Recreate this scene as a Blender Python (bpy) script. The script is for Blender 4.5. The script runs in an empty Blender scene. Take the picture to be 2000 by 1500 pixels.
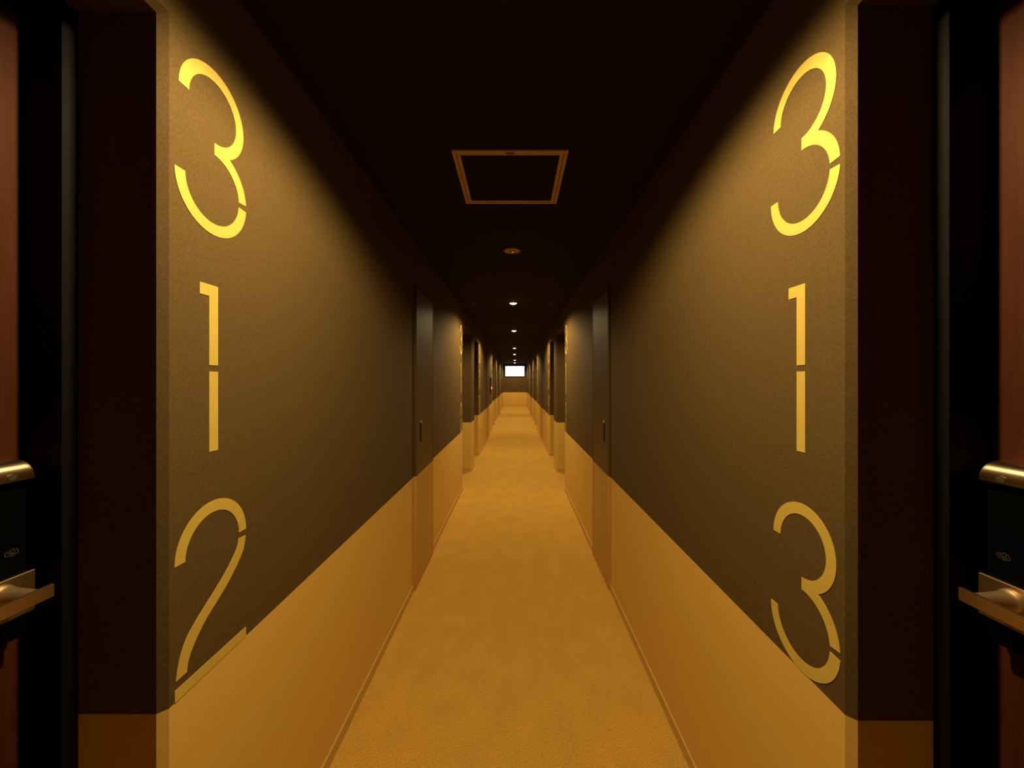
import bpy, bmesh, math, random
from mathutils import Vector
random.seed(7)
S = bpy.context.scene
COL = S.collection
PI = math.pi

# ------------------------------------------------------------------ camera, sky, exposure
EYE = 1.438                      # lens height above the carpet (m)
cam = bpy.data.objects.new('camera', bpy.data.cameras.new('camera'))
COL.objects.link(cam)
cam.location = (0, 0, EYE)
cam.rotation_euler = (PI/2, 0, 0)
cam.data.sensor_width = 36.0
cam.data.lens = 36.0*765/2000
cam.data.shift_x = -6.5/2000
cam.data.shift_y = -6.5/2000
cam.data.clip_start = 0.02
cam.data.clip_end = 200
S.camera = cam
S.view_settings.view_transform = 'Standard'
S.view_settings.look = 'None'
S.view_settings.exposure = 0.0
S.view_settings.gamma = 1.0
S.view_settings.use_curve_mapping = False
w = bpy.data.worlds.new('overcast_sky'); S.world = w; w.use_nodes = True
w.node_tree.nodes['Background'].inputs[0].default_value = (1.0, .97, .93, 1)
w.node_tree.nodes['Background'].inputs[1].default_value = 1.08
LAMP_COLOUR = (1.0, 0.73, 0.34)
LAMP_WATTS = 108.0
SPOT_ANGLE = 161
SPOT_BLEND = 0.36

# ------------------------------------------------------------------ measures
WL, WR = .697, .651              # corridor walls left and right of the lens
ZW, ZH, ZC = .778, 2.167, 2.399  # paint line, niche header, ceiling
PER = 6.72                       # spacing of the groups of rooms
Y0, Y1 = -2.6, 22.2
XC = -.026                       # centre line of the ceiling fittings
CH = .0135                       # chamfer on the niche corners
def SH(side): return 0 if side < 0 else -.015   # the right-hand recesses sit a touch nearer
def W(side): return WL if side < 0 else WR
def P(side, t, y, z): return (side*(W(side)+t), y, z)

# ------------------------------------------------------------------ materials
def principled(name, col, rough=.6, metal=0., spec=.5):
    m = bpy.data.materials.new(name); m.use_nodes = True
    b = m.node_tree.nodes['Principled BSDF']
    b.inputs['Base Color'].default_value = (*col, 1)
    b.inputs['Roughness'].default_value = rough
    b.inputs['Metallic'].default_value = metal
    b.inputs['Specular IOR Level'].default_value = spec
    return m, m.node_tree, b
def noise_col(nt, b, c1, c2, scale, detail=4, coord='Object', stretch=(1,1,1), socket='Base Color', lo=.35, hi=.65):
    N, Lk = nt.nodes, nt.links
    tc = N.new('ShaderNodeTexCoord'); mp = N.new('ShaderNodeMapping'); mp.inputs['Scale'].default_value = stretch
    Lk.new(tc.outputs[coord], mp.inputs[0])
    n = N.new('ShaderNodeTexNoise'); n.inputs['Scale'].default_value = scale; n.inputs['Detail'].default_value = detail
    Lk.new(mp.outputs[0], n.inputs['Vector'])
    r = N.new('ShaderNodeValToRGB')
    r.color_ramp.elements[0].position = lo; r.color_ramp.elements[1].position = hi
    r.color_ramp.elements[0].color = (*c1, 1); r.color_ramp.elements[1].color = (*c2, 1)
    Lk.new(n.outputs['Fac'], r.inputs[0])
    if socket: Lk.new(r.outputs[0], b.inputs[socket])
    return mp, n, r
def bump(nt, b, mp, scale, strength, dist, detail=3):
    N, Lk = nt.nodes, nt.links
    n = N.new('ShaderNodeTexNoise'); n.inputs['Scale'].default_value = scale; n.inputs['Detail'].default_value = detail
    Lk.new(mp.outputs[0], n.inputs['Vector'])
    u = N.new('ShaderNodeBump'); u.inputs['Strength'].default_value = strength; u.inputs['Distance'].default_value = dist
    Lk.new(n.outputs['Fac'], u.inputs['Height']); Lk.new(u.outputs[0], b.inputs['Normal'])
def wallpaper(name, col, rough, var=.10, spec=.5, bs=.5):
    m, nt, b = principled(name, col, rough, 0, spec)
    lo = tuple(c*(1-var) for c in col); hi = tuple(c*(1+var) for c in col)
    mp, n, r = noise_col(nt, b, lo, hi, 260, 3)
    bump(nt, b, mp, 420, bs, .0012)
    return m
UPPER = wallpaper('dark_brown_wallpaper', (.102, .066, .0245), .8, .14, .08)
LOWER = wallpaper('tan_wallpaper', (.68, .45, .100), .62, .04, .3, .35)
UPPER_LEAF = wallpaper('dark_brown_sheet', (.085, .052, .017), .46, .03, .16, .08)
LOWER_LEAF = wallpaper('tan_sheet', (.50, .30, .065), .5, .02, .4, .08)
SKIRT = principled('tan_vinyl_skirting', (.55, .36, .10), .45)[0]
m, nt, b = principled('ceiling_paint', (.030, .020, .014), .9, 0, .1)
mp, n, r = noise_col(nt, b, (.020, .012, .009), (.024, .015, .010), 60); bump(nt, b, mp, 300, .25, .001)
CEIL = m
m, nt, b = principled('gold_brown_carpet', (.5, .33, .07), .95, 0, .1)
CARPET = m
N, Lk = nt.nodes, nt.links
mp, n1, r1 = noise_col(nt, b, (.62, .365, .070), (.68, .405, .080), 6, 5, stretch=(1.3, .8, 1), socket=None)
n2 = N.new('ShaderNodeTexNoise'); n2.inputs['Scale'].default_value = 190; n2.inputs['Detail'].default_value = 4
Lk.new(mp.outputs[0], n2.inputs['Vector'])
r2 = N.new('ShaderNodeValToRGB'); r2.color_ramp.elements[0].position = .3; r2.color_ramp.elements[1].position = .7
r2.color_ramp.elements[0].color = (.70, .68, .62, 1); r2.color_ramp.elements[1].color = (1.2, 1.2, 1.15, 1)
Lk.new(n2.outputs['Fac'], r2.inputs[0])
mx = N.new('ShaderNodeMix'); mx.data_type = 'RGBA'; mx.blend_type = 'MULTIPLY'; mx.inputs['Factor'].default_value = 1
Lk.new(r1.outputs[0], mx.inputs['A']); Lk.new(r2.outputs[0], mx.inputs['B']); Lk.new(mx.outputs['Result'], b.inputs['Base Color'])
bump(nt, b, mp, 330, .8, .004, 4)
m, nt, b = principled('red_brown_wood_veneer', (.16, .05, .018), .6, 0, .12)
noise_col(nt, b, (.040, .010, .003), (.062, .016, .005), 9, 6, stretch=(1, 6, .5), lo=.3, hi=.7)
WOOD = m
m, nt, b = principled('gold_foil', (.59, .47, .10), .5, .15)
noise_col(nt, b, (.60, .45, .088), (.63, .475, .098), 30)
GOLD = m
m, nt, b = principled('brushed_brass', (.70, .52, .30), .34, 1.)
mp, n, r = noise_col(nt, b, (.78, .60, .36), (.86, .67, .42), 60, 3, stretch=(1, .05, 8)); bump(nt, b, mp, 400, .05, .0005)
b.inputs['Anisotropic'].default_value = .8
t_ = nt.nodes.new('ShaderNodeTangent'); t_.direction_type = 'RADIAL'; t_.axis = 'Y'; nt.links.new(t_.outputs[0], b.inputs['Tangent'])
b.inputs['Anisotropic Rotation'].default_value = .25
BRASS = m
m, nt, b = principled('brushed_brass_face', (.50, .34, .17), .42, 1.)
mp, n, r = noise_col(nt, b, (.46, .31, .15), (.54, .37, .19), 60, 3, stretch=(1, .05, 8)); BRASS_FACE = m
BRASS_NECK = principled('satin_brass', (.70, .53, .30), .5, 1.)[0]
def plain(name, col, rough=.5, metal=0., spec=.5, var=.06):
    m, nt, b = principled(name, col, rough, metal, spec)
    noise_col(nt, b, tuple(c*(1-var) for c in col), tuple(c*(1+var) for c in col), 40)
    return m
BLACK = plain('black_steel', (.003, .002, .002), .7, 0, .12)
BLACKP = plain('black_plastic', (.001, .001, .001), .6, 0, .05)
PRINT = plain('pale_print', (.07, .06, .045), .6)
EMBLEM = plain('dark_green_enamel', (.05, .05, .03), .4)
HATCHF = plain('brown_aluminium', (.52, .33, .22), .5, .1)
TRIM = plain('lamp_trim_paint', (.10, .07, .05), .5)
DISC = plain('beige_plastic', (.50, .33, .20), .6)
DARKBOX = plain('dark_brown_steel', (.020, .012, .008), .45)
PLATE = plain('brown_plate', (.20, .13, .05), .5)
def emit(name, col, s):
    m = bpy.data.materials.new(name); m.use_nodes = True; nt = m.node_tree
    for n in list(nt.nodes):
        if n.type == 'BSDF_PRINCIPLED': nt.nodes.remove(n)
    e = nt.nodes.new('ShaderNodeEmission'); e.inputs[0].default_value = (*col, 1); e.inputs[1].default_value = s
    nt.links.new(e.outputs[0], nt.nodes['Material Output'].inputs['Surface'])
    return m
LENS = emit('lamp_lens_glow', (1, .80, .50), 14)
RED = emit('red_lamp_glow', (1, .10, .09), 1.6)
GREEN = emit('green_led_glow', (.42, .55, .08), .8)
GLASS, nt, b = principled('window_glass', (1, 1, 1), .02); b.inputs['Transmission Weight'].default_value = 1; b.inputs['IOR'].default_value = 1.02

# ------------------------------------------------------------------ helpers
def link(name, me, parent=None, mats=()):
    for m in mats: me.materials.append(m)
    o = bpy.data.objects.new(name, me); COL.objects.link(o)
    if parent is not None: o.parent = parent
    return o
def obj(name, bm, mats, parent=None, smooth=False, loc=None):
    if not isinstance(mats, (list, tuple)): mats = [mats]
    bmesh.ops.recalc_face_normals(bm, faces=bm.faces)
    me = bpy.data.meshes.new(name); bm.to_mesh(me); bm.free()
    if smooth:
        for p in me.polygons: p.use_smooth = True
    o = link(name, me, parent, mats)
    if loc: o.location = loc
    return o
def thing(name, loc=(0,0,0), parent=None):
    o = bpy.data.objects.new(name, None); o.empty_display_size = .1; COL.objects.link(o); o.location = loc
    if parent is not None: o.parent = parent
    return o
def tag(o, label=None, cat=None, group=None, kind=None):
    if label: o['label'] = label
    if cat: o['category'] = cat
    if group: o['group'] = group
    if kind: o['kind'] = kind
    return o
def face(bm, pts, mi=0):
    f = bm.faces.new([bm.verts.new(p) for p in pts]); f.material_index = mi; return f
def box(bm, a, b_, mi=0, bev=0., seg=2):
    x0, x1 = sorted((a[0], b_[0])); y0, y1 = sorted((a[1], b_[1])); z0, z1 = sorted((a[2], b_[2]))
    vs = [bm.verts.new((x, y, z)) for x in (x0, x1) for y in (y0, y1) for z in (z0, z1)]
    fs = [bm.faces.new([vs[i] for i in q]) for q in ((0,1,3,2),(4,6,7,5),(0,4,5,1),(2,3,7,6),(0,2,6,4),(1,5,7,3))]
    for f in fs: f.material_index = mi
    if bev:
        bmesh.ops.recalc_face_normals(bm, faces=fs)
        es = list({e for f in fs for e in f.edges})
        bmesh.ops.bevel(bm, geom=es, offset=bev, segments=seg, affect='EDGES', profile=.5)
def tbox(bm, side, t0, t1, y0, y1, z0, z1, mi=0, bev=0., seg=2):
    box(bm, P(side, t0, y0, z0), P(side, t1, y1, z1), mi, bev, seg)
def cyl(bm, c0, c1, r0, r1=None, n=32, mi=0, cap=True):
    r1 = r0 if r1 is None else r1
    c0, c1 = Vector(c0), Vector(c1); d = (c1-c0).normalized()
    u = d.orthogonal().normalized(); v = d.cross(u)
    A = [bm.verts.new(c0+(u*math.cos(2*PI*i/n)+v*math.sin(2*PI*i/n))*r0) for i in range(n)]
    B = [bm.verts.new(c1+(u*math.cos(2*PI*i/n)+v*math.sin(2*PI*i/n))*r1) for i in range(n)]
    for i in range(n):
        f = bm.faces.new((A[i], A[(i+1)%n], B[(i+1)%n], B[i])); f.material_index = mi; f.smooth = True
    if cap:
        for ring in (A, B): bm.faces.new(ring).material_index = mi
def lathe(bm, prof, cx, cy, n=40, mi=0):
    rings = []
    for r, z in prof:
        rings.append([bm.verts.new((cx, cy, z))] if r < 1e-6 else
                     [bm.verts.new((cx+r*math.cos(2*PI*i/n), cy+r*math.sin(2*PI*i/n), z)) for i in range(n)])
    for a, c in zip(rings, rings[1:]):
        for i in range(n):
            j = (i+1) % n
            if len(a) == 1: f = bm.faces.new((a[0], c[j], c[i]))
            elif len(c) == 1: f = bm.faces.new((a[i], a[j], c[0]))
            else: f = bm.faces.new((a[i], a[j], c[j], c[i]))
            f.material_index = mi; f.smooth = True
def copy_tree(o, dy, parent=None):
    c = o.copy(); COL.objects.link(c)
    if parent is None: c.location.y += dy
    else: c.parent = parent
    for ch in [x for x in bpy.data.objects if x.parent == o]: copy_tree(ch, 0, c)
    return c

# ------------------------------------------------------------------ the shell
def niche(y0, y1, wide=0.):
    """plan outline of one door recess: (y, depth) points"""
    pts = [(y0-CH, 0), (y0, CH)]
    if wide: pts += [(y0, .168), (y0+wide, .168), (y0+wide, .29)]
    else: pts += [(y0, .29)]
    pts += [(y1, .29), (y1, CH), (y1+CH, 0)]
    return pts
niches, closets = [], []
for k in (-1, 0, 1, 2):
    niches.append((5.17+PER*k, 6.20+PER*k, .185))
    niches.append((-.07+PER*(k+1), .775+PER*(k+1), 0))
for k in (0, 1, 2): closets.append((2.70+PER*k, 3.24+PER*k))
def build_wall(side, name):
    bm = bmesh.new()
    ev = sorted([('n', n[0]+SH(side), n[1]+SH(side), n[2]) for n in niches if n[1] < Y1] + [('c', a, c, 0) for a, c in closets], key=lambda e: e[1])
    def strip(p, q, top_p, top_q):
        (ya, ta), (yb, tb) = p, q
        face(bm, [P(side, ta, ya, 0), P(side, tb, yb, 0), P(side, tb, yb, ZW), P(side, ta, ya, ZW)], 1)
        face(bm, [P(side, ta, ya, ZW), P(side, tb, yb, ZW), P(side, tb, yb, top_q), P(side, ta, ya, top_p)], 0)
    y = Y0
    for kind, a, c, wide in ev:
        if kind == 'n':
            pts = niche(a, c, wide)
            strip((y, 0), pts[0], ZC, ZC)
            strip(pts[0], pts[1], ZH+CH, ZH)
            for p, q in zip(pts[1:-2], pts[2:-1]): strip(p, q, ZH, ZH)
            strip(pts[-2], pts[-1], ZH, ZH+CH)
            ya, yb = pts[0][0], pts[-1][0]
            face(bm, [P(side, 0, ya, ZH+CH), P(side, 0, yb, ZH+CH), P(side, 0, yb, ZC), P(side, 0, ya, ZC)], 0)
            face(bm, [P(side, 0, ya, ZH+CH), P(side, 0, yb, ZH+CH), P(side, CH, c, ZH), P(side, CH, a, ZH)], 0)
            if wide:
                face(bm, [P(side, t, yy, ZH) for yy, t in [(a, CH), (a, .168), (a+wide, .168), (a+wide, CH)]], 0)
                face(bm, [P(side, t, yy, ZH) for yy, t in [(a+wide, CH), (a+wide, .29), (c, .29), (c, CH)]], 0)
            else:
                face(bm, [P(side, t, yy, ZH) for yy, t in [(a, CH), (a, .29), (c, .29), (c, CH)]], 0)
            y = yb
        else:
            top, d = 2.08, .06
            strip((y, 0), (a, 0), ZC, ZC)
            for p, q in (((a, 0), (a, d)), ((a, d), (c, d)), ((c, d), (c, 0))): strip(p, q, top, top)
            face(bm, [P(side, 0, a, top), P(side, 0, c, top), P(side, d, c, top), P(side, d, a, top)], 0)
            face(bm, [P(side, 0, a, top), P(side, 0, c, top), P(side, 0, c, ZC), P(side, 0, a, ZC)], 0)
            y = c
    strip((y, 0), (Y1, 0), ZC, ZC)
    bmesh.ops.remove_doubles(bm, verts=bm.verts, dist=1e-5)
    o = obj(name, bm, [UPPER, LOWER])
    tag(o, kind='structure')
    # skirting: a thin board following the wall, broken at the doors
    sk = bmesh.new(); hB, th = .050, .006
    def run(pts):
        off = []
        for i, (yy, t) in enumerate(pts):     # offset towards the corridor
            n = Vector((0, 0))
            for j in (i-1, i):
                if 0 <= j < len(pts)-1:
                    d = Vector((pts[j+1][0]-pts[j][0], pts[j+1][1]-pts[j][1])).normalized()
                    n += Vector((d.y, -d.x))
            n.normalize()
            k_ = 1/max(.5, n.dot(Vector((pts[min(i+1, len(pts)-1)][1]-pts[min(i+1, len(pts)-1)-1][1], -(pts[min(i+1, len(pts)-1)][0]-pts[min(i+1, len(pts)-1)-1][0]))).normalized()))
            off.append((yy+n.x*th*k_, t+n.y*th*k_))
        for (p, q, po, qo) in zip(pts, pts[1:], off, off[1:]):
            face(sk, [P(side, po[1], po[0], 0), P(side, qo[1], qo[0], 0), P(side, qo[1], qo[0], hB-.002), P(side, po[1], po[0], hB-.002)])
            mid = lambda a_, b_: (a_[0]*.6+b_[0]*.4, a_[1]*.6+b_[1]*.4)
            pm, qm = mid(po, p), mid(qo, q)
            face(sk, [P(side, po[1], po[0], hB-.002), P(side, qo[1], qo[0], hB-.002), P(side, qm[1], qm[0], hB), P(side, pm[1], pm[0], hB)])
            face(sk, [P(side, pm[1], pm[0], hB), P(side, qm[1], qm[0], hB), P(side, q[1], q[0], hB), P(side, p[1], p[0], hB)])
        for (p, po) in ((pts[0], off[0]), (pts[-1], off[-1])):
            face(sk, [P(side, p[1], p[0], 0), P(side, po[1], po[0], 0), P(side, po[1], po[0], hB-.002), P(side, p[1], p[0], hB)])
    cur = [(Y0+.01, 0)]
    for kind, a, c, wide in ev:
        if kind == 'n':
            pts = niche(a, c, wide)
            cur += pts[:2] + [(a, .160)]
            run(cur)
            cur = [(c, .160)] + pts[-2:]
        else:
            cur.append((a-.002, 0)); run(cur); cur = [(c+.002, 0)]
    cur.append((Y1-.008, 0)); run(cur)
    tag(obj('baseboard_'+name.split('_')[1], sk, SKIRT), kind='structure')
build_wall(-1, 'wall_left')
build_wall(1, 'wall_right')

bm = bmesh.new(); box(bm, (-WL-.3, Y0-.05, -.08), (WR+.3, Y1+.2, 0))
tag(obj('floor', bm, CARPET), kind='structure')
bm = bmesh.new(); box(bm, (-WL-.3, Y0-.05, ZC), (WR+.3, Y1+.2, ZC+.1))
tag(obj('ceiling', bm, CEIL), kind='structure')
bm = bmesh.new()
box(bm, (-WL-.05, Y0-.05, 0), (WR+.05, Y0, ZW), 1); box(bm, (-WL-.05, Y0-.05, ZW), (WR+.05, Y0, ZC), 0)
tag(obj('wall_back', bm, [UPPER, LOWER]), kind='structure')
# end wall with the high window
WX0, WX1, WZ0, WZ1 = -.62, .565, 1.64, 2.315
bm = bmesh.new(); ya, yb = Y1, Y1+.15
box(bm, (-WL-.05, ya, 0), (WR+.05, yb, ZW), 1)
box(bm, (-WL-.05, ya, ZW), (WR+.05, yb, WZ0), 0)
box(bm, (-WL-.05, ya, WZ1), (WR+.05, yb, ZC), 0)
box(bm, (-WL-.05, ya, WZ0), (WX0, yb, WZ1), 0)
box(bm, (WX1, ya, WZ0), (WR+.05, yb, WZ1), 0)
tag(obj('wall_front', bm, [UPPER, LOWER]), kind='structure')
bm = bmesh.new(); box(bm, (-WL+.008, Y1-.007, 0), (WR-.008, Y1, .05), 0, .0015, 1)
tag(obj('baseboard_front', bm, SKIRT), kind='structure')
win = tag(thing('window_1', ((WX0+WX1)/2, Y1+.06, WZ0)), 'wide white daylit window high in the end wall', None, None, 'structure')
ox, oy, oz = win.location
bm = bmesh.new(); fw = .045
box(bm, (WX0-ox, -.075, 0), (WX1-ox, .06, fw)); box(bm, (WX0-ox, -.075, WZ1-WZ0-fw), (WX1-ox, .06, WZ1-WZ0))
box(bm, (WX0-ox, -.075, fw), (WX0-ox+fw, .06, WZ1-WZ0-fw)); box(bm, (WX1-ox-fw, -.075, fw), (WX1-ox, .06, WZ1-WZ0-fw))
obj('window_frame', bm, BLACK, win)
bm = bmesh.new(); box(bm, (WX0-ox+fw, -.004, fw), (WX1-ox-fw, .004, WZ1-WZ0-fw)); obj('pane', bm, GLASS, win)

# ------------------------------------------------------------------ room doors
def room_door(side):
    """door seen obliquely beside the camera: local origin on the carpet at the latch jamb"""
    yj = .775+SH(side)
    root = thing('door_1', (side*(W(side)+.245), yj, 0))
    X = lambda t: side*(t-.245)
    def B(bm, t0, t1, y0, y1, z0, z1, mi=0, bev=0, seg=2): box(bm, (X(t0), y0-yj, z0), (X(t1), y1-yj, z1), mi, bev, seg)
    y0 = -.07+SH(side)
    tf = .168 if side < 0 else .160       # front of the steel frame
    bm = bmesh.new()
    B(bm, tf, .29, yj-.028, yj, 0, ZH); B(bm, tf, .29, y0, y0+.028, 0, ZH); B(bm, tf, .29, y0+.028, yj-.028, 2.138, ZH)
    B(bm, .266, .29, yj-.045, yj-.028, 0, 2.138); B(bm, .266, .29, y0+.028, y0+.045, 0, 2.138)
    obj('door_frame', bm, BLACK, root)
    bm = bmesh.new(); B(bm, .245, .2655, y0+.031, yj-.031, .008, 2.135, 0, .001, 1)
    leaf = obj('door_leaf', bm, WOOD, root)
    dy = 0 if side < 0 else -.012
    ya, yb = .652+dy, .7245+dy
    bm = bmesh.new(); B(bm, .205, .245, ya, yb, .970, 1.262, 0, .004, 2)
    lock = obj('lock_body', bm, BLACKP, root)
    # brass hood: flat underside, rounded front and latch-side corner
    bm = bmesh.new()
    z0, z1, tb, tq, R = 1.2586, 1.2955, .245, .192, .029
    prof = [(tb, z0), (tq, z0), (tq, z1-R)]
    for i in range(1, 13):
        a = PI/2*i/12; prof.append((tq+R-R*math.cos(a), z1-R+R*math.sin(a)))
    prof.append((tb, z1))
    ys = []
    rc = .010
    for i in range(9):
        a = PI/2*i/8; ys.append((ya+rc-rc*math.cos(a)*1.0, rc-rc*math.sin(a)))
    ys += [(yb-rc+rc*math.sin(PI/2*i/8), rc-rc*math.cos(PI/2*i/8)) for i in range(9)]
    rings = []
    for yy, drop in ys:
        f_ = 1-drop/(z1-z0)
        rings.append([bm.verts.new((X(t), yy-yj, z0+(z-z0)*f_)) for t, z in prof])
    for a_, c_ in zip(rings, rings[1:]):
        for i in range(len(prof)):
            j = (i+1) % len(prof); bm.faces.new((a_[i], a_[j], c_[j], c_[i]))
    bm.faces.new(rings[0]); bm.faces.new(rings[-1])
    o = obj('hood', bm, BRASS, lock, True)
    md = o.modifiers.new('split', 'EDGE_SPLIT'); md.split_angle = math.radians(35)
    bm = bmesh.new(); ec = (.692+dy-yj, 1.2675)
    n = 24; ring = lambda ry, rz, t: [bm.verts.new((X(t), ec[0]+ry*math.cos(2*PI*i/n), ec[1]+rz*math.sin(2*PI*i/n))) for i in range(n)]
    A, Bv = ring(.0066, .0056, .192), ring(.0066, .0056, .1905)
    for i in range(n): bm.faces.new((A[i], A[(i+1)%n], Bv[(i+1)%n], Bv[i]))
    bm.faces.new(Bv)
    obj('emblem', bm, EMBLEM, lock)
    bm = bmesh.new()     # worn pale lettering bar of the emblem
    B(bm, .190, .1905, .6888+dy, .6952+dy, 1.2665, 1.2685); obj('emblem_inlay', bm, PRINT, lock)
    # contactless card symbol: card outlines and waves, fine printed lines
    bm = bmesh.new(); yc, zc = .700+dy, 1.131
    s_ = 1 if side < 0 else -1           # reading direction along the wall
    def line(p, q, wd=.00042):
        p, q = Vector(p), Vector(q); d = (q-p).normalized(); nn = Vector((-d.y, d.x))*wd
        bm.faces.new([bm.verts.new((X(.2047), yc+s_*v.x-yj, zc+v.y)) for v in (p-nn, q-nn, q+nn, p+nn)])
    k = .78
    for a_, c_ in (((-.0105, .002), (-.0105, -.0055)), ((-.0105, -.0055), (-.003, -.0075)), ((-.0105, .002), (.006, .0065)), ((.006, .0065), (.006, .0005)), ((.006, .0005), (.009, -.0005)),
                   ((.0085, .006), (.0125, .002)), ((.0125, .002), (.0140, -.0055)), ((.0140, -.0055), (.004, -.0085)),
                   ((-.007, -.0005), (.001, .0015)), ((-.005, -.003), (.005, -.001)), ((-.001, -.0035), (.009, -.0045)),
                   ((-.002, -.0065), (.003, -.0105)), ((.001, -.0055), (.006, -.0090))):
        line(Vector(a_)*k, Vector(c_)*k)
    obj('card_symbol', bm, PRINT, lock)
    # lever set
    lev = thing('lever_handle', (X(.200), .683+dy-yj, 1.0617), root)
    lx, ly, lz = lev.location
    def LB(bm, t0, t1, a_, c_, z0, z1, bev=0, seg=2): box(bm, (X(t0)-lx, a_-yj-ly, z0-lz), (X(t1)-lx, c_-yj-ly, z1-lz), 0, bev, seg)
    bm = bmesh.new(); LB(bm, .198, .205, ya, yb+.006, 1.0127, 1.087, .0008, 1); obj('escutcheon', bm, BRASS_FACE, lev)
    bm = bmesh.new()
    rings = []; n = 36
    for t, rr in ((.198, .0185), (.1935, .0180), (.1925, .0165), (.185, .0150), (.165, .0128), (.140, .0112)):
        rings.append([bm.verts.new((X(t)-lx, rr*math.cos(2*PI*i/n), rr*math.sin(2*PI*i/n))) for i in range(n)])
    for a_, c_ in zip(rings, rings[1:]):
        for i in range(n): bm.faces.new((a_[i], a_[(i+1)%n], c_[(i+1)%n], c_[i]))
    obj('neck', bm, BRASS_NECK, lev, True)
    bm = bmesh.new(); LB(bm, .133, .140, .560+dy, .706+dy, 1.0500, 1.0730, .0013, 2)
    for f in bm.faces: f.material_index = 0 if f.calc_area() > .0006 else 1
    obj('blade', bm, [BRASS_FACE, BRASS], lev)
    return root
nd = 0
for side in (-1, 1):
    base = room_door(side)
    first = True
    for (a, c, wide) in niches:
        if c > Y1: continue
        nd += 1
        o = base if abs(c-.775) < 1e-6 else copy_tree(base, c-.775)
        sd = 'left' if side < 0 else 'right'
        o.name = 'door_%d' % nd
        tag(o, kind='structure')
        if o is base:
            tag(o, 'red-brown wooden room door beside the number %s with brass lever' % ('312' if side < 0 else '313'))

# ------------------------------------------------------------------ service closet doors
def closet(side):
    root = thing('door_1', (side*W(side), 2.70, 0))
    X = lambda t: side*t
    def B(bm, t0, t1, y0, y1, z0, z1, mi=0, bev=0): box(bm, (X(t0), y0, z0), (X(t1), y1, z1), mi, bev, 1)
    wd, top = .54, 2.08
    pr = -.017 if side < 0 else -.012      # the steel frame stands a little proud of the wall
    bm = bmesh.new()
    for (z0, z1, mi) in ((0, ZW, 1), (ZW, top, 0)):
        B(bm, pr, .055, 0, .010, z0, z1, mi); B(bm, pr, .055, wd-.010, wd, z0, z1, mi)
    B(bm, pr, .055, .010, wd-.010, top-.012, top, 0)
    obj('door_frame', bm, [UPPER_LEAF, LOWER_LEAF], root)
    bm = bmesh.new()
    B(bm, pr+.002, .055, .0125, wd-.0125, .006, ZW, 1); B(bm, pr+.002, .055, .0125, wd-.0125, ZW, top-.0145, 0)
    obj('door_leaf', bm, [UPPER_LEAF, LOWER_LEAF], root)
    bm = bmesh.new(); B(bm, pr-.001, pr+.003, .105, .140, 1.000, 1.130, 0, .001)
    h = obj('flush_pull', bm, BLACK, root)
    bm = bmesh.new(); cyl(bm, (X(pr-.005), .124, 1.140), (X(pr+.003), .124, 1.140), .008, n=20)
    obj('key_cylinder', bm, BRASS, root)
    return root
for side in (-1, 1):
    base = closet(side)
    for k in (0, 1, 2):
        nd += 1
        o = base if k == 0 else copy_tree(base, PER*k)
        o.name = 'door_%d' % nd
        tag(o, kind='structure')
        if k == 0: tag(o, 'narrow two-tone service door flush in the %s corridor wall' % ('left' if side < 0 else 'right'))

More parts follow.
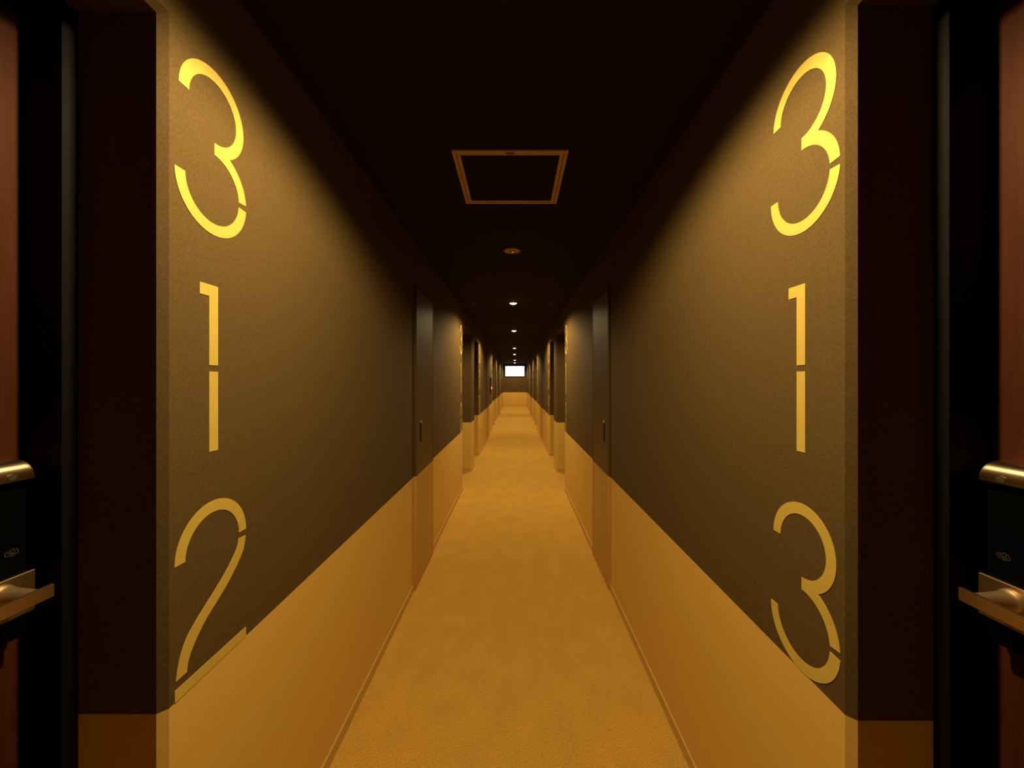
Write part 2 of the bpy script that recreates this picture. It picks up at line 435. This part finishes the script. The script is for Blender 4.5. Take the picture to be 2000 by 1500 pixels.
# ------------------------------------------------------------------ room numbers: stencil digits of gold foil
RU, RL, ST = .0965, .1063, .0262        # bowl radii, stroke width
GAP = .0078
def ringpoly(cz, ro, a0, a1, ri=None, n=36, cx=0, ry=1.0):
    ri = ro-ST if ri is None else ri
    A = [math.radians(a0+(a1-a0)*i/n) for i in range(n+1)]
    return [((cx+ro*math.cos(a), cz+ro*ry*math.sin(a)), (cx+ri*math.cos(a), cz+(ro*ry-(ro-ri))*math.sin(a))) for a in A]
def digit_strips(d):
    """list of strips; each strip is a list of (outer, inner) point pairs, z from 0 (foot) to .381"""
    zu, zl, H_ = .381-RU, RL, .381
    g = math.degrees(GAP/RL); g2 = math.degrees(GAP/(.1905))
    if d == '3': return [ringpoly(zu, RU, 180, -90), ringpoly(zl, RL, 90, g), ringpoly(zl, RL, -g, -180)]
    if d == '8': return [ringpoly(zu, RU, 270, -90), ringpoly(zl, RL, 90, g), ringpoly(zl, RL, -g, -270)]
    if d == '1':
        return [[((-.042, H_), (-.042, H_-ST)), ((.011, H_), (.011, H_-ST))],
                [((-.0155, H_-ST), (.011, H_-ST)), ((-.0155, .1975), (.011, .1975))],
                [((-.0155, .183), (.011, .183)), ((-.0155, 0), (.011, 0))]]
    if d == '2':
        o_ = [(.105, .2616), (.0976, .231), (.0760, .202), (.0443, .1719), (.0100, .1464), (-.0220, .1250), (-.0432, .1055), (-.0595, .0859), (-.0715, .0645), (-.0762, .0418)]
        i_ = [(.0790, .2633), (.0727, .2417), (.0494, .2143), (.0195, .1883), (-.0176, .1618), (-.0518, .1374), (-.0758, .1162), (-.0911, .0910), (-.0985, .0676), (-.1033, .0421)]
        def cr(p, n=6):                  # smooth the traced edge
            out = []
            for k in range(len(p)-1):
                p0, p1, p2, p3 = p[max(k-1, 0)], p[k], p[k+1], p[min(k+2, len(p)-1)]
                for s in range(n):
                    t = s/n
                    out.append(tuple(.5*((2*b)+(-a+c)*t+(2*a-5*b+4*c-e)*t*t+(-a+3*b-3*c+e)*t**3) for a, b, c, e in zip(p0, p1, p2, p3)))
            return out+[p[-1]]
        return [ringpoly(.2775, RL, 180, 0), list(zip(cr(o_), cr(i_))),
                [((-.1055, .0245), (-.1055, 0)), ((.1060, .0245), (.1060, 0))]]
    if d == '0': return [ringpoly(.1905, .098, 180-4, 4, ry=1.944), ringpoly(.1905, .098, -4, -176, ry=1.944)]
    if d in '69':
        s = -1 if d == '9' else 1
        pts = [ringpoly(RL, RL, 90, 90+178), ringpoly(RL, RL, 272, 450),
               [((-.1055, RL), (-.0795, RL)), ((-.09, .20), (-.066, .19)), ((-.03, .29), (-.006, .28)), ((.035, .381), (.065, .381))]]
        return pts if s > 0 else [[((-a[0], .381-a[1]), (-b[0], .381-b[1])) for a, b in st] for st in pts]
    if d == '7': return [[((-.10, .381), (-.10, .355)), ((.10, .381), (.085, .355))], [((.10, .381), (.072, .355)), ((.01, .20), (-.018, .20))], [((.004, .185), (-.024, .185)), ((-.07, 0), (-.098, 0))]]
    if d == '4': return [[((.065, .381), (.035, .34)), ((-.105, .11), (-.105, .07))], [((-.105, .10), (-.105, .074)), ((.105, .10), (.105, .074))], [((.039, .36), (.065, .381)), ((.039, .11), (.065, .11))], [((.039, .066), (.065, .066)), ((.039, 0), (.065, 0))]]
    if d == '5': return [[((-.075, .381), (-.075, .355)), ((.085, .381), (.085, .355))], [((-.075, .381), (-.05, .355)), ((-.095, .19), (-.068, .20))], ringpoly(.118, .118, 130, 4), ringpoly(.118, .118, -4, -160)]
DIGITS = {}
def digit_mesh(d, side):
    if (d, side) in DIGITS: return DIGITS[(d, side)]
    bm = bmesh.new(); th = .0012
    for st in digit_strips(d):
        s_ = 1 if side < 0 else -1      # reading direction along the wall
        fr = [[bm.verts.new((-side*th, s_*p[0], p[1])) for p in pr] for pr in st]
        bk = [[bm.verts.new((0, s_*p[0], p[1])) for p in pr] for pr in st]
        for i in range(len(st)-1):
            bm.faces.new((fr[i][0], fr[i+1][0], fr[i+1][1], fr[i][1]))
            bm.faces.new((fr[i][0], fr[i+1][0], bk[i+1][0], bk[i][0]))
            bm.faces.new((fr[i][1], fr[i+1][1], bk[i+1][1], bk[i][1]))
        for i in (0, -1): bm.faces.new((fr[i][0], fr[i][1], bk[i][1], bk[i][0]))
    bmesh.ops.recalc_face_normals(bm, faces=bm.faces)
    me = bpy.data.meshes.new('digit'); bm.to_mesh(me); bm.free(); me.materials.append(GOLD)
    DIGITS[(d, side)] = me
    return me
spots = []                              # (depth, left number, right number, how to find it)
spots.append((.906, '312', '313', 'largest and nearest'))
spots.append((5.04, '310', '311', 'before the second door recess'))
spots.append((.906+PER, '308', '309', 'just past the second pair of recesses'))
spots.append((5.04+PER, '306', '307', 'before the third pair of recesses'))
spots.append((.906+2*PER, '304', '305', 'just past the third pair of recesses'))
spots.append((5.04+2*PER, '302', '303', 'before the last pair of recesses'))
for yy, nl, nr, where in spots:
    for side, num in ((-1, nl), (1, nr)):
        yc = yy if side < 0 else yy-.0165
        t = thing('room_number', (side*W(side), yc, ZW))
        tag(t, 'gold stencil number %s on %s wall, %s' % (num, 'left' if side < 0 else 'right', where), 'number sign',
            'stencilled room numbers on the corridor walls')
        for i, ch in enumerate(num):
            o = bpy.data.objects.new('digit', digit_mesh(ch, side)); COL.objects.link(o); o.parent = t
            o.location = (0, 0, .996-.498*i)

# ------------------------------------------------------------------ ceiling fittings
def downlight(y):
    t = thing('downlight', (XC, y, ZC))
    bm = bmesh.new(); lathe(bm, [(.044, -.002), (.046, -.006), (.054, -.005), (.058, 0), (.044, 0)], 0, 0); obj('trim_ring', bm, TRIM, t, True)
    bm = bmesh.new(); lathe(bm, [(0, -.018), (.016, -.0170), (.030, -.0135), (.040, -.0075), (.044, -.001)], 0, 0); obj('lens', bm, LENS, t, True)
    l = bpy.data.lights.new('lamp', 'SPOT'); l.energy = LAMP_WATTS; l.color = LAMP_COLOUR
    l.spot_size = math.radians(SPOT_ANGLE); l.spot_blend = SPOT_BLEND; l.shadow_soft_size = .04
    lo = bpy.data.objects.new('lamp', l); COL.objects.link(lo); lo.parent = t; lo.location = (0, 0, -.045)
    return t, l
order = ['nearest of the row, straight after the round green-lit disc', 'second of the row from the near end', 'third of the row from the near end',
         'fourth of the row from the near end', 'fifth of the row, close to the window', 'last of the row, right above the window']
ys = [4.85, 7.54, 11.57, 14.26, 18.29, 20.98]
for y in [.82]+ys:
    t, l = downlight(y)
    if y in ys: tag(t, 'round glowing ceiling downlight, '+order[ys.index(y)], 'downlight', 'downlights along the ceiling')
    else: tag(t, 'round ceiling downlight %s the camera, outside the picture' % ('above' if y > 0 else 'behind'), 'downlight', 'downlights along the ceiling')

h = tag(thing('ceiling_hatch', (-.022, 1.872, ZC)), 'square ceiling access hatch with a brown metal double frame', 'hatch')
bm = bmesh.new(); a_, b_ = .2435, .228
def sq(bm, o_, i_, z0, z1):
    box(bm, (-o_, -o_, z0), (o_, -i_, z1)); box(bm, (-o_, i_, z0), (o_, o_, z1)); box(bm, (-o_, -i_, z0), (-i_, i_, z1)); box(bm, (i_, -i_, z0), (o_, i_, z1))
sq(bm, .2435, .229, -.006, 0); obj('outer_frame', bm, HATCHF, h)
bm = bmesh.new(); sq(bm, .2265, .211, -.005, 0); obj('inner_frame', bm, HATCHF, h)
bm = bmesh.new(); box(bm, (-.211, -.211, -.003), (.211, .211, 0)); obj('panel', bm, CEIL, h)
bm = bmesh.new(); box(bm, (-.017, -.232, -.0085), (.017, -.222, -.0055), 0, .001, 1); obj('latch', bm, DARKBOX, h)

e = tag(thing('emergency_light', (-.025, 2.89, ZC)), 'small round beige ceiling disc with a green indicator', 'emergency light')
bm = bmesh.new(); lathe(bm, [(0, -.006), (.040, -.006), (.050, -.0085), (.060, -.006), (.062, 0), (0, 0)], 0, 0); obj('cover', bm, DISC, e, True)
bm = bmesh.new(); lathe(bm, [(0, -.010), (.016, -.009), (.020, -.006)], 0, 0, 24); obj('lens', bm, plain('smoked_lens', (.10, .08, .02), .3), e, True)
bm = bmesh.new(); cyl(bm, (.006, .004, -.0125), (.006, .004, -.009), .0055, n=16); obj('indicator', bm, GREEN, e)
for x, sd in ((-.52, 'left'), (.47, 'right')):
    s = tag(thing('sprinkler_head', (x, 4.885, ZC)), 'tiny dark ceiling sprinkler to the %s of the nearest glowing downlight' % sd, 'sprinkler', 'sprinklers in the ceiling')
    bm = bmesh.new(); lathe(bm, [(0, -.006), (.020, -.006), (.026, -.003), (.028, 0)], 0, 0, 24); obj('rosette', bm, DARKBOX, s, True)
    bm = bmesh.new(); lathe(bm, [(0, -.020), (.013, -.020), (.013, -.018), (.005, -.016), (.005, -.006)], 0, 0, 20); obj('deflector', bm, DARKBOX, s, True)

# ------------------------------------------------------------------ fire alarm cabinet, wall plate
f = tag(thing('fire_alarm_cabinet', (-WL, 10.95, 1.08)), 'dark wall cabinet with a glowing red lamp on the left wall', 'fire alarm')
bm = bmesh.new(); box(bm, (0, -.25, 0), (.018, .25, .45), 0, .003, 1); obj('housing', bm, DARKBOX, f)
bm = bmesh.new(); box(bm, (.018, -.235, .015), (.021, .235, .435), 0, .001, 1); obj('cover', bm, BLACK, f)
bm = bmesh.new()
pr = [(.020, .0), (.0, .0)]
n = 20; rings = []
for r_, x_ in ((.048, .021), (.046, .035), (.036, .050), (.018, .060), (.0, .062)):
    rings.append([bm.verts.new((x_, r_*math.cos(2*PI*i/n), .155+r_*math.sin(2*PI*i/n))) for i in range(n)] if r_ else [bm.verts.new((x_, 0, .155))])
for a_, c_ in zip(rings, rings[1:]):
    for i in range(n):
        j = (i+1) % n
        bm.faces.new((a_[i], a_[j], c_[0]) if len(c_) == 1 else (a_[i], a_[j], c_[j], c_[i]))
obj('red_lamp', bm, RED, f, True)
bm = bmesh.new(); cyl(bm, (.021, 0, .32), (.027, 0, .32), .055, n=28); obj('bell', bm, DARKBOX, f)
p = tag(thing('wall_plate', (.35, Y1, 1.10)), 'small upright brown plate on the end wall below the window', 'wall plate')
bm = bmesh.new(); box(bm, (-.055, -.012, 0), (.055, 0, .28), 0, .003, 1); obj('plate', bm, DARKBOX, p)
bm = bmesh.new(); box(bm, (-.026, -.026, .05), (.026, -.012, .24), 0, .003, 1); obj('handle', bm, PLATE, p)
